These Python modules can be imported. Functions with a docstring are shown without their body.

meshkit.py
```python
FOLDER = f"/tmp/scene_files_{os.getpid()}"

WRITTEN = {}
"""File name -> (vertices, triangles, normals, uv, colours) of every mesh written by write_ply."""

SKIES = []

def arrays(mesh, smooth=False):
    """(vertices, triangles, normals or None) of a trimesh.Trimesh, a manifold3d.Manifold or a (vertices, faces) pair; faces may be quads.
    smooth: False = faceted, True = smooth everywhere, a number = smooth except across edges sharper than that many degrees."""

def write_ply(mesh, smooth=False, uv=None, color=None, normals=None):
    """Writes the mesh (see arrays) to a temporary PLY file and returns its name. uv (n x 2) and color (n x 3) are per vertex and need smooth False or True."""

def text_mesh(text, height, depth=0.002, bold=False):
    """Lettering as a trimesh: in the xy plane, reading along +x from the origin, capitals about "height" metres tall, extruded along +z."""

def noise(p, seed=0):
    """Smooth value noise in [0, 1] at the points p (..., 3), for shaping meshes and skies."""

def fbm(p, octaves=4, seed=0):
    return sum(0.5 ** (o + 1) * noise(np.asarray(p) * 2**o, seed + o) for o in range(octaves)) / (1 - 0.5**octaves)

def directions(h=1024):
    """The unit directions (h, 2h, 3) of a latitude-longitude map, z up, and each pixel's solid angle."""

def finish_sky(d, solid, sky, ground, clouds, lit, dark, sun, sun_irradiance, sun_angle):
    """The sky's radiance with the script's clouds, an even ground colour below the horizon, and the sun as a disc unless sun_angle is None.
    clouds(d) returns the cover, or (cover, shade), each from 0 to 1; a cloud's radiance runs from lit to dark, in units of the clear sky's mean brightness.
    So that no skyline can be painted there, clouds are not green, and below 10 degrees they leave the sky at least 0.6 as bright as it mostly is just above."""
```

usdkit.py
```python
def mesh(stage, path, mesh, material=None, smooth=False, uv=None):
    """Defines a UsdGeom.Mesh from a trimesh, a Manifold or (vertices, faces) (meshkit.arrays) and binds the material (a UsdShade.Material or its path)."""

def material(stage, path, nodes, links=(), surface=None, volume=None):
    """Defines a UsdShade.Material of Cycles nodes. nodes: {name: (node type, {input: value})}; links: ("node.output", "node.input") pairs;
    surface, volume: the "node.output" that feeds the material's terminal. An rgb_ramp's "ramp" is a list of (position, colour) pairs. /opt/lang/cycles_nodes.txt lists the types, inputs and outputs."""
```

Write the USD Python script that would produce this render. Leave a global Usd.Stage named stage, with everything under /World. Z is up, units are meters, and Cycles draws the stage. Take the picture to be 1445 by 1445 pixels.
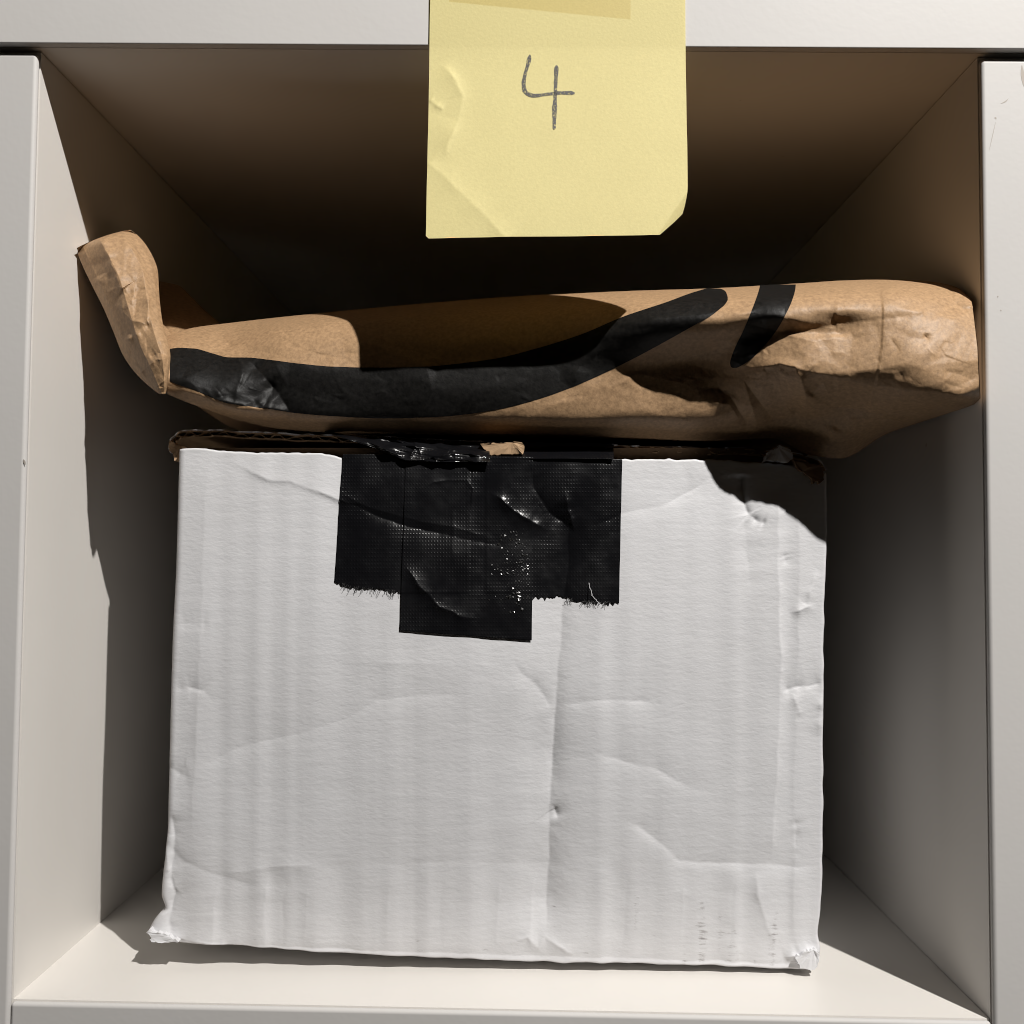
import math
import numpy as np
import trimesh
from scipy.interpolate import PchipInterpolator, LinearNDInterpolator, CubicSpline
from scipy.ndimage import gaussian_filter, map_coordinates
from pxr import Usd, UsdGeom, UsdLux, UsdShade, Gf, Sdf, Vt
import usdkit, meshkit

# ------------------------------------------------------------------ stage, camera, light
stage = Usd.Stage.CreateInMemory()
UsdGeom.SetStageUpAxis(stage, UsdGeom.Tokens.z)
UsdGeom.SetStageMetersPerUnit(stage, 1.0)
world = UsdGeom.Xform.Define(stage, '/World'); stage.SetDefaultPrim(world.GetPrim())
UsdGeom.Scope.Define(stage, '/World/Looks')

PX = 1445.0                                   # measuring unit: photograph pixels
CAM = np.array([0.1482, -0.30315, 0.13354]); YAW, PITCH, ROLL, FOC = -0.00937, 0.03962, 0.01055, 1445.0
LAMP = np.array([0.62, -0.61, 0.965])       # small bare lamp up to the right, in front of the shelf
LAMP_INTENSITY, LAMP_RADIUS = 25.5, 0.008
AMBIENT = 0.006
EXPOSURE = 0.0


def cam_axes():
    cy, sy, cp, sp, cr, sr = math.cos(YAW), math.sin(YAW), math.cos(PITCH), math.sin(PITCH), math.cos(ROLL), math.sin(ROLL)
    f = np.array([sy * cp, cy * cp, sp]); r = np.array([cy, -sy, 0.0]); u = np.cross(r, f)
    return np.array([cr * r + sr * u, -sr * r + cr * u, f])


AX = cam_axes()
camera = UsdGeom.Camera.Define(stage, '/World/camera')
m = np.eye(4); m[0, :3], m[1, :3], m[2, :3], m[3, :3] = AX[0], AX[1], -AX[2], CAM
camera.AddTransformOp().Set(Gf.Matrix4d(m.tolist()))
camera.CreateHorizontalApertureAttr(24.0); camera.CreateVerticalApertureAttr(24.0)
camera.CreateFocalLengthAttr(24.0 * FOC / PX)
camera.CreateClippingRangeAttr(Gf.Vec2f(0.01, 20.0))
camera.CreateExposureAttr(EXPOSURE)

lamp = UsdLux.SphereLight.Define(stage, '/World/lamp_light')
lamp.CreateRadiusAttr(LAMP_RADIUS); lamp.CreateNormalizeAttr(True)
lamp.CreateIntensityAttr(LAMP_INTENSITY); lamp.CreateColorAttr(Gf.Vec3f(1.0, 0.97, 0.93))
lamp.AddTranslateOp().Set(Gf.Vec3d(*LAMP.tolist()))
dome = UsdLux.DomeLight.Define(stage, '/World/room_glow')      # the dim, even light of the room around
dm = usdkit.material(stage, '/World/Looks/room_glow', {'b': ('background_shader', {'color': (1.0, 0.86, 0.70), 'strength': AMBIENT})}, surface='b.background')
UsdShade.MaterialBindingAPI.Apply(dome.GetPrim()).Bind(dm)

# ------------------------------------------------------------------ helpers
rng = np.random.default_rng(7)


def rays(px, py):
    px, py = np.asarray(px, float), np.asarray(py, float)
    d = np.stack([(px - PX / 2) / FOC, -(py - PX / 2) / FOC, np.ones_like(px)], -1) @ AX
    return d


def at(px, py, y):
    """The point at depth y (metres behind the shelf's front) that the photograph shows at pixel px, py: used to measure things."""
    d = rays(px, py); t = (np.asarray(y, float) - CAM[1]) / d[..., 1]
    return CAM + t[..., None] * d


def project(P):
    q = (np.asarray(P) - CAM) @ AX.T
    return np.stack([PX / 2 + FOC * q[..., 0] / q[..., 2], PX / 2 - FOC * q[..., 1] / q[..., 2]], -1)


names = {}


def unique(path):
    n = names.get(path, -1) + 1; names[path] = n
    return path if n == 0 else f'{path}_{n:03d}'


def thing(name, label, cat, loc=(0, 0, 0), group=None):
    x = UsdGeom.Xform.Define(stage, unique('/World/' + name)); x.AddTranslateOp().Set(Gf.Vec3d(*map(float, loc)))
    p = x.GetPrim(); p.SetCustomDataByKey('label', label); p.SetCustomDataByKey('category', cat)
    if group: p.SetCustomDataByKey('group', group)
    p_loc[str(p.GetPath())] = np.array(loc, float)
    return p


p_loc = {}


def origin_of(path):
    while path not in p_loc:
        path = path.rsplit('/', 1)[0]
        if path in ('/World', ''): return np.zeros(3)
    return p_loc[path]


def part(parent, name, mesh, mat, smooth=False, uv=None, label=None, kind=None):
    """mesh in world coordinates; stored relative to the thing's base"""
    path = unique(f'{parent.GetPath()}/{name}')
    v, f = (mesh.vertices, mesh.faces) if hasattr(mesh, 'vertices') else mesh
    v = np.asarray(v, float) - origin_of(path)
    p = usdkit.mesh(stage, path, (v, np.asarray(f)), mat, smooth=smooth, uv=uv).GetPrim()
    if label: p.SetCustomDataByKey('label', label)
    if kind: p.SetCustomDataByKey('kind', kind)
    return p


def grid_faces(n, k, flip=False):
    """quads of an n x k grid of points (row-major)"""
    i = np.arange(n * k).reshape(n, k)
    q = np.stack([i[:-1, :-1], i[:-1, 1:], i[1:, 1:], i[1:, :-1]], -1).reshape(-1, 4)
    return q[:, ::-1] if flip else q


def sheet(P, flip=False):
    n, k = P.shape[:2]
    return P.reshape(-1, 3), grid_faces(n, k, flip)


def slab(P, off, flip=False):
    """a closed sheet of thickness: the grid P, the grid P + off, and the rim"""
    n, k = P.shape[:2]; N = n * k
    v = np.vstack([P.reshape(-1, 3), (P + off).reshape(-1, 3)])
    a = grid_faces(n, k, flip); b = grid_faces(n, k, not flip) + N
    i = np.arange(N).reshape(n, k)
    loop = np.concatenate([i[0, :], i[1:, -1], i[-1, -2::-1], i[-2:0:-1, 0]])
    nx = np.roll(loop, -1)
    rim = np.stack([loop, loop + N, nx + N, nx], -1)
    if flip: rim = rim[:, ::-1]
    return v, np.vstack([a, b, rim])


def join(*ms):
    vs, fs, n = [], [], 0
    for v, f in ms:
        f = np.asarray(f)
        if f.shape[1] == 4: f = np.vstack([f[:, [0, 1, 2]], f[:, [0, 2, 3]]])
        vs.append(np.asarray(v)); fs.append(f + n); n += len(v)
    return np.vstack(vs), np.vstack(fs)


def box(x0, x1, y0, y1, z0, z1, r=0.0):
    """a box, its edges rounded by r"""
    if r <= 0:
        b = trimesh.creation.box(bounds=[[x0, y0, z0], [x1, y1, z1]])
        return b.vertices.copy(), b.faces.copy()
    import manifold3d as m3
    pts = []
    s = trimesh.creation.icosphere(2, r).vertices
    for x in (x0 + r, x1 - r):
        for y in (y0 + r, y1 - r):
            for z in (z0 + r, z1 - r): pts.append(s + [x, y, z])
    h = m3.Manifold.hull_points(np.vstack(pts)).to_mesh()
    return np.array(h.vert_properties[:, :3]), np.array(h.tri_verts)


def smoothstep(x): x = np.clip(x, 0, 1); return x * x * (3 - 2 * x)


def poly_dist(px, py, pts):
    """signed distance to a polyline (positive to the right of its direction as drawn on the page) and the position along it, 0..1"""
    pts = np.asarray(pts, float); seg = np.diff(pts, axis=0); L = np.linalg.norm(seg, axis=1); cum = np.r_[0, np.cumsum(L)]
    best = np.full(np.shape(px), 1e9); sgn = np.ones_like(best); along = np.zeros_like(best)
    for k in range(len(seg)):
        ax, ay = px - pts[k, 0], py - pts[k, 1]
        t = np.clip((ax * seg[k, 0] + ay * seg[k, 1]) / L[k] ** 2, 0, 1)
        dx, dy = ax - t * seg[k, 0], ay - t * seg[k, 1]
        d = np.hypot(dx, dy); hit = d < best
        cr = seg[k, 0] * ay - seg[k, 1] * ax
        best = np.where(hit, d, best); sgn = np.where(hit, np.sign(cr + 1e-12), sgn); along = np.where(hit, (cum[k] + t * L[k]) / cum[-1], along)
    return best * sgn, along


def crease(px, py, pts, amp, wl, wr=None, ends=0.15, both=False):
    """a fold line: height amp on the line, falling off over wl (left of the line) and wr (right of it) pixels"""
    wr = wl if wr is None else wr
    e = np.asarray(pts[-1], float) - np.asarray(pts[0], float)
    if e[1] > abs(e[0]): wl, wr = wr, wl                              # wl / wr: left / right on the page, or above / below
    lo = np.min(pts, 0) - 5 * max(wl, wr); hi = np.max(pts, 0) + 5 * max(wl, wr)
    out = np.zeros(np.shape(px))
    k = (px > lo[0]) & (px < hi[0]) & (py > lo[1]) & (py < hi[1])
    if not k.any(): return out
    X, Y = px[k], py[k]; o = np.stack([X / 22, Y / 22, np.full(X.shape, float(np.sum(pts)) % 97)], -1)
    X = X + 5.0 * (meshkit.fbm(o, 3, 2) - 0.5); Y = Y + 5.0 * (meshkit.fbm(o, 3, 6) - 0.5)
    d, t = poly_dist(X, Y, pts)
    amp = amp * (0.55 + 0.9 * meshkit.noise(np.stack([t * 7, t * 0 + float(np.sum(pts)) % 89, t * 0], -1), 4))
    w = np.where(d > 0, wr, wl)
    taper = smoothstep(t / max(ends, 1e-6)) * smoothstep((1 - t) / max(ends, 1e-6))
    out[k] = amp * taper * np.exp(-np.abs(d) / w)
    return out


def facets(px, py, step, amp, seed, sx=1.0, sy=1.0):
    """crumpled paper: flat facets between random points"""
    g = np.random.default_rng(seed)
    x0, x1, y0, y1 = px.min() - 2 * step * sx, px.max() + 2 * step * sx, py.min() - 2 * step * sy, py.max() + 2 * step * sy
    n = int((x1 - x0) * (y1 - y0) / (step * step * sx * sy)) + 8
    p = np.c_[g.uniform(x0, x1, n), g.uniform(y0, y1, n)]
    p = np.vstack([p, [[x0 - 500, y0 - 500], [x1 + 500, y0 - 500], [x0 - 500, y1 + 500], [x1 + 500, y1 + 500]]])
    h = g.normal(0, 1, len(p))
    return amp * LinearNDInterpolator(p / [sx, sy], h)(np.c_[px.ravel() / sx, py.ravel() / sy]).reshape(px.shape)


def line(pts, n, smooth=True):
    """n points along a polyline, evenly by length"""
    p = np.asarray(pts, float); L = np.r_[0, np.cumsum(np.linalg.norm(np.diff(p, axis=0), axis=1))]; t = np.linspace(0, L[-1], n)
    if smooth and len(p) > 2: return np.stack([PchipInterpolator(L, p[:, k])(t) for k in range(p.shape[1])], -1)
    return np.stack([np.interp(t, L, p[:, k]) for k in range(p.shape[1])], -1)


def jag(n, amp, seed, scale=1):
    g = np.random.default_rng(seed); a = g.normal(0, 1, n)
    return amp * gaussian_filter(a, scale) * math.sqrt(2 * scale * math.sqrt(math.pi) + 1)


# ------------------------------------------------------------------ materials
def mat(name, nodes, links, surface='p.BSDF'): return usdkit.material(stage, '/World/Looks/' + name, nodes, links, surface=surface)


def shelf_mat(name, col, rough=0.42, spec=0.45):
    c = np.array(col)
    return mat(name, {'g': ('texture_coordinate', {}), 'n': ('noise_texture', {'scale': 9.0, 'detail': 4.0, 'roughness': 0.6}),
                      'r': ('rgb_ramp', {'ramp': [(0.3, tuple(c * 0.965)), (0.7, tuple(c * 1.02))]}),
                      'v': ('noise_texture', {'scale': 520.0, 'detail': 2.0}), 'vr': ('rgb_ramp', {'ramp': [(0.0, (1, 1, 1)), (0.245, (1, 1, 1)), (0.25, (1, 1, 1)), (1, (1, 1, 1))]}),
                      's': ('noise_texture', {'scale': 165.0, 'detail': 1.0}), 'sr': ('rgb_ramp', {'ramp': [(0.0, (0.7, 0.66, 0.62)), (0.165, (0.8, 0.77, 0.74)), (0.185, (1, 1, 1)), (1, (1, 1, 1))]}),
                      'mx': ('mix', {'mix_type': 'multiply', 'fac': 1.0}),
                      'b': ('bump', {'strength': 0.25, 'distance': 0.00012}),
                      'p': ('principled_bsdf', {'roughness': rough, 'specular_ior_level': spec})},
               [('g.object', 'n.vector'), ('g.object', 'v.vector'), ('g.object', 's.vector'), ('n.fac', 'r.fac'), ('s.fac', 'sr.fac'), ('r.color', 'mx.color1'), ('sr.color', 'mx.color2'),
                ('mx.color', 'p.base_color'), ('v.fac', 'b.height'), ('b.normal', 'p.normal')])


M_SHELF = shelf_mat('white_melamine', (0.72, 0.69, 0.65))
M_BAND = shelf_mat('white_edge_band', (0.565, 0.55, 0.535), 0.55, 0.22)


def paper_mat(name, col, rough, fibre=(60, 400, 60), var=0.05, bump=0.00008, tooth=(800, 800, 800)):
    c = np.array(col)
    nodes = {'g': ('texture_coordinate', {}), 'm': ('mapping', {'scale': fibre}), 'n': ('noise_texture', {'scale': 1.0, 'detail': 4.0, 'roughness': 0.65}),
             'r': ('rgb_ramp', {'ramp': [(0.25, tuple(c * (1 - var))), (0.75, tuple(c * (1 + var)))]}),
             'n2': ('noise_texture', {'scale': 14.0, 'detail': 3.0}), 'r2': ('rgb_ramp', {'ramp': [(0.3, (0.955, 0.95, 0.945)), (0.7, (1.03, 1.03, 1.03))]}),
             'mx': ('mix', {'mix_type': 'multiply', 'fac': 1.0}),
             'fm': ('mapping', {'scale': tooth}), 'f': ('noise_texture', {'scale': 1.0, 'detail': 4.0, 'roughness': 0.6}), 'b': ('bump', {'strength': 0.5, 'distance': bump}),
             'p': ('principled_bsdf', {'roughness': rough, 'specular_ior_level': 0.3})}
    links = [('g.object', 'm.vector'), ('m.vector', 'n.vector'), ('n.fac', 'r.fac'), ('g.object', 'n2.vector'), ('n2.fac', 'r2.fac'), ('r.color', 'mx.color1'), ('r2.color', 'mx.color2'),
             ('g.object', 'fm.vector'), ('fm.vector', 'f.vector'), ('f.fac', 'b.height'), ('mx.color', 'p.base_color'), ('b.normal', 'p.normal')]
    return nodes, links


nodes, links = paper_mat('k', (0.372, 0.236, 0.130), 0.5, (820, 820, 820), 0.30, 0.00016, (1300, 1300, 1300))
M_KRAFT = mat('kraft_paper', nodes, links)
nodes, links = paper_mat('kb', (0.40, 0.265, 0.155), 0.75, (500, 200, 900), 0.16)
M_BOARD = mat('raw_cardboard', nodes, links)
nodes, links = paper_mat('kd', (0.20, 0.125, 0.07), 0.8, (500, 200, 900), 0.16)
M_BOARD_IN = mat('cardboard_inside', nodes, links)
nodes, links = paper_mat('ink', (0.008, 0.0075, 0.007), 0.5, (700, 700, 700), 0.75, 0.00014, (1200, 1200, 1200))
nodes['p'][1]['specular_ior_level'] = 0.2
M_INK = mat('black_print', nodes, links)
nodes, links = paper_mat('n', (0.73, 0.645, 0.31), 0.65, (1100, 1100, 1100), 0.06, 0.00010, (1300, 1300, 1300))
nodes.update({'t': ('translucent_bsdf', {'color': (0.78, 0.62, 0.16)}), 'mc': ('mix_closure', {'fac': 0.13})})
M_NOTE = mat('yellow_note_paper', nodes, links + [('p.BSDF', 'mc.closure1'), ('t.BSDF', 'mc.closure2')], 'mc.closure')

# white board of the carton: fibres, faint flute shading in the paper, dirt rubbed on near the bottom edge; st is in metres across the front
nodes, links = paper_mat('w', (0.655, 0.655, 0.672), 0.62, (70, 70, 620), 0.055, 0.00024, (420, 420, 900))
nodes.update({
    'uv': ('separate_xyz', {}),
    'dm': ('mapping', {'scale': (150, 900, 1)}), 'dm2': ('mapping', {'scale': (190, 26, 1), 'location': (3.3, 0, 0)}),
    'dn': ('noise_texture', {'scale': 1.0, 'detail': 5.0, 'roughness': 0.8}), 'dn2': ('noise_texture', {'scale': 1.0, 'detail': 2.0}),
    'low': ('map_range', {'from_min': 0.0, 'from_max': 0.042, 'to_min': 0.135, 'to_max': -0.06, 'clamp': True}),
    'rgt': ('map_range', {'from_min': 0.06, 'from_max': 0.19, 'to_min': -0.075, 'to_max': 0.02, 'clamp': True}),
    'a1': ('math', {'math_type': 'add'}), 'a2': ('math', {'math_type': 'add'}), 'a3': ('math', {'math_type': 'multiply'}),
    'dr': ('rgb_ramp', {'ramp': [(0.0, (1, 1, 1)), (0.43, (1, 1, 1)), (0.50, (0.62, 0.60, 0.59)), (0.6, (0.22, 0.21, 0.23)), (1, (0.1, 0.1, 0.11))]}),
    'mx2': ('mix', {'mix_type': 'multiply', 'fac': 1.0})})
links = [l for l in links if l[1] != 'p.base_color'] + [
    ('g.UV', 'uv.vector'), ('g.UV', 'dm.vector'), ('g.UV', 'dm2.vector'), ('dm.vector', 'dn.vector'), ('dm2.vector', 'dn2.vector'),
    ('uv.y', 'low.value'), ('uv.x', 'rgt.value'), ('low.result', 'a1.value1'), ('rgt.result', 'a1.value2'),
    ('dn.fac', 'a3.value1'), ('dn2.fac', 'a3.value2'), ('a3.value', 'a2.value1'), ('a1.value', 'a2.value2'), ('a2.value', 'dr.fac'),
    ('mx.color', 'mx2.color1'), ('dr.color', 'mx2.color2'), ('mx2.color', 'p.base_color')]
M_WHITE = mat('white_carton_paper', nodes, links)
nodes, links = paper_mat('w2', (0.655, 0.655, 0.672), 0.62, (70, 70, 620), 0.055, 0.00024, (420, 420, 900))
M_WHITE2 = mat('white_carton_side', nodes, links)


def tape_mat(name, weave, spec=0.36, r0=0.2, r1=0.38):
    return mat(name, {
        'g': ('texture_coordinate', {}), 's': ('separate_xyz', {}),
        'ux': ('math', {'math_type': 'multiply', 'value2': 2 * math.pi / 0.00095}), 'uy': ('math', {'math_type': 'multiply', 'value2': 2 * math.pi / 0.00122}),
        'sx': ('math', {'math_type': 'sine'}), 'sy': ('math', {'math_type': 'sine'}),
        'ax': ('math', {'math_type': 'multiply_add', 'value2': 0.5, 'value3': 0.5}), 'ay': ('math', {'math_type': 'multiply_add', 'value2': 0.5, 'value3': 0.5}),
        'pr': ('math', {'math_type': 'multiply'}), 'pw': ('math', {'math_type': 'power', 'value2': 2.6}),
        'n': ('noise_texture', {'scale': 70.0, 'detail': 4.0, 'roughness': 0.6}), 'n2': ('noise_texture', {'scale': 110.0, 'detail': 4.0, 'roughness': 0.65}), 'n2r': ('map_range', {'from_min': 0.36, 'from_max': 0.62, 'to_min': 0.12, 'to_max': 0.85, 'clamp': True}),
        'nm': ('math', {'math_type': 'multiply', 'value2': 3.0}), 'nm2': ('math', {'math_type': 'multiply'}), 'ad': ('math', {'math_type': 'add'}),
        'b': ('bump', {'strength': weave, 'distance': 0.00022}),
        'rr': ('map_range', {'from_min': 0.35, 'from_max': 0.65, 'to_min': r0, 'to_max': r1, 'clamp': True}),
        'p': ('principled_bsdf', {'base_color': (0.005, 0.005, 0.006), 'specular_ior_level': spec})},
        [('g.UV', 's.vector'), ('s.x', 'ux.value1'), ('s.y', 'uy.value1'), ('ux.value', 'sx.value1'), ('uy.value', 'sy.value1'), ('sx.value', 'ax.value1'), ('sy.value', 'ay.value1'),
         ('ax.value', 'pr.value1'), ('ay.value', 'pr.value2'), ('pr.value', 'pw.value1'), ('g.object', 'n.vector'), ('g.object', 'n2.vector'), ('n2.fac', 'n2r.value'), ('n2r.result', 'nm2.value1'), ('pw.value', 'nm2.value2'),
         ('n.fac', 'nm.value1'), ('nm2.value', 'ad.value1'), ('nm.value', 'ad.value2'), ('ad.value', 'b.height'), ('b.normal', 'p.normal'), ('n.fac', 'rr.value'), ('rr.result', 'p.roughness')])


M_TAPE = tape_mat('black_cloth_tape', 0.5, 0.5, 0.2, 0.4)
M_TAPE_TOP = tape_mat('black_cloth_tape_folded', 0.25, 0.55, 0.14, 0.3)
M_SCUFF = mat('glossy_scuffed_tape', {'p': ('principled_bsdf', {'base_color': (0.005, 0.005, 0.005), 'roughness': 0.3, 'specular_ior_level': 1.0})}, [])
M_THREAD = mat('black_tape_thread', {'p': ('principled_bsdf', {'base_color': (0.02, 0.02, 0.02), 'roughness': 0.5})}, [])
M_MARK = mat('worn_mark', {'p': ('principled_bsdf', {'base_color': (0.40, 0.36, 0.32), 'roughness': 0.7})}, [])
M_PENCIL = mat('pencil_graphite', {'g': ('texture_coordinate', {}), 'n': ('noise_texture', {'scale': 2600.0, 'detail': 3.0, 'roughness': 0.7}), 'r': ('rgb_ramp', {'ramp': [(0.0, (0, 0, 0)), (0.49, (0.0, 0.0, 0.0)), (0.62, (1, 1, 1)), (1, (1, 1, 1))]}),
                                  't': ('transparent_bsdf', {'color': (1, 1, 1)}), 'p': ('principled_bsdf', {'base_color': (0.085, 0.083, 0.082), 'roughness': 0.5}), 'x': ('mix_closure', {})},
               [('g.object', 'n.vector'), ('n.fac', 'r.fac'), ('r.color', 'x.fac'), ('p.BSDF', 'x.closure1'), ('t.BSDF', 'x.closure2')], 'x.closure')
M_CLEAR = mat('clear_tape', {'t': ('transparent_bsdf', {'color': (0.965, 0.935, 0.85)}), 'gl': ('glossy_bsdf', {'color': (1, 1, 1), 'roughness': 0.3}), 'x': ('mix_closure', {'fac': 0.05})},
              [('t.BSDF', 'x.closure1'), ('gl.BSDF', 'x.closure2')], 'x.closure')

# ------------------------------------------------------------------ shelf
W, H, D = 0.285, 0.2851, 0.385
TH = 0.017


def skew(m, right):
    """the right upright stands a hair out of true, the board a hair out of level, as in the photograph"""
    v, f = m; v = np.array(v, float)
    if right == 'R': v[:, 0] += 0.0017 * (1 - v[:, 2] / H) - 0.0002
    if right == 'B': v[:, 2] += 0.0006 - 0.0015 * v[:, 0] / W
    return v, f


sh = thing('cube_shelf', 'white melamine cube shelf compartment holding the carton and the paper bag', 'shelf')
tp = part(sh, 'top_panel', box(-0.2, W + 0.2, 0.0005, D, H, H + 0.05), M_SHELF)
part(tp, 'edge_band', box(-0.2, W + 0.2, -0.0025, 0.0005, H, H + 0.05, 0.0004), M_BAND, smooth=40)
for side, x0, x1, k in ((-1, -TH * 3, 0, 'L'), (1, W, W + TH * 3, 'R')):
    up = part(sh, 'side_panel', skew(box(x0, x1, 0.0026, D, -0.09, H - 0.0004), k), M_SHELF)
    upL, upR = (up, None) if k == 'L' else (upL, up)
    part(up, 'edge_band', skew(box(x0, x1, 0.0, 0.00255, -0.09, H - 0.0019, 0.00122), k), M_BAND, smooth=40)
bt = part(sh, 'bottom_panel', skew(box(0.0, W + 0.0012, 0.0026, D, -0.03, 0.0), 'B'), M_SHELF)
part(bt, 'edge_band', skew(box(0.0002, W + 0.001, 0.0003, 0.00255, -0.03, -0.0001, 0.0011), 'B'), M_BAND, smooth=40)
part(sh, 'back_panel', box(-0.002, W + 0.004, D - 0.004, D - 0.0002, -0.002, H + 0.002), M_SHELF)

# small knocks and scratches on the uprights' front faces


def mark(parent, pts, wd, name):
    c = line(pts, 14); tg = np.gradient(c, axis=0); tg /= np.linalg.norm(tg, axis=1)[:, None]; nn = np.stack([-tg[:, 1], tg[:, 0]], -1)
    ww = wd * np.sin(np.linspace(0.15, np.pi - 0.15, 14))[:, None]
    Q = c[:, None] + nn[:, None] * ww[:, None] * np.array([-0.5, 0.5])[None, :, None]
    part(parent, name, sheet(at(Q[..., 0], Q[..., 1], -0.00004)), M_MARK)


for pts, wd, nm in (([(1412, 146), (1419, 143), (1423, 139)], 1.6, 'scratch'), ([(1404, 165), (1406, 168)], 2.6, 'knock'), ([(1405, 172), (1401, 190), (1396, 212)], 0.8, 'scratch'), ([(1442, 92), (1443, 104), (1445, 122)], 5.0, 'knock'),
                    ([(1407, 418), (1409, 419)], 2.2, 'knock'), ([(1412, 437), (1413, 439)], 1.8, 'knock'), ([(33, 648), (36, 656)], 3.0, 'knock')):
    part_parent = upR if pts[0][0] > 700 else upL
    mark(part_parent, pts, wd, nm)

# ------------------------------------------------------------------ white carton
BOX_L, BOX_R = np.array([0.0365, 0.026]), np.array([0.2445, 0.031])
P_MID = np.array([0.0365, 0.0238, 0.088])                            # a point of the front, which leans out towards its top
BN = np.cross([BOX_R[0] - BOX_L[0], BOX_R[1] - BOX_L[1], 0.0], [0.0, -0.0022, 0.078]); BN /= np.linalg.norm(BN)
BN = BN if BN[1] < 0 else -BN                                        # outward normal of the front


def on_front(px, py, off=0.0):
    d = rays(px, py); p0 = P_MID
    t = ((p0 - CAM) @ BN) / (d @ BN)
    P = CAM + t[..., None] * d
    return P + np.asarray(off)[..., None] * BN


fl_rng = np.random.default_rng(21)
fx = np.cumsum(fl_rng.uniform(9, 26, 90)) + 180; fh = fl_rng.normal(0, 1, 90)
fx2 = np.cumsum(fl_rng.uniform(5, 11, 200)) + 180; fh2 = fl_rng.normal(0, 1, 200)
FL1, FL2 = CubicSpline(fx, fh), CubicSpline(fx2, fh2)


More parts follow.
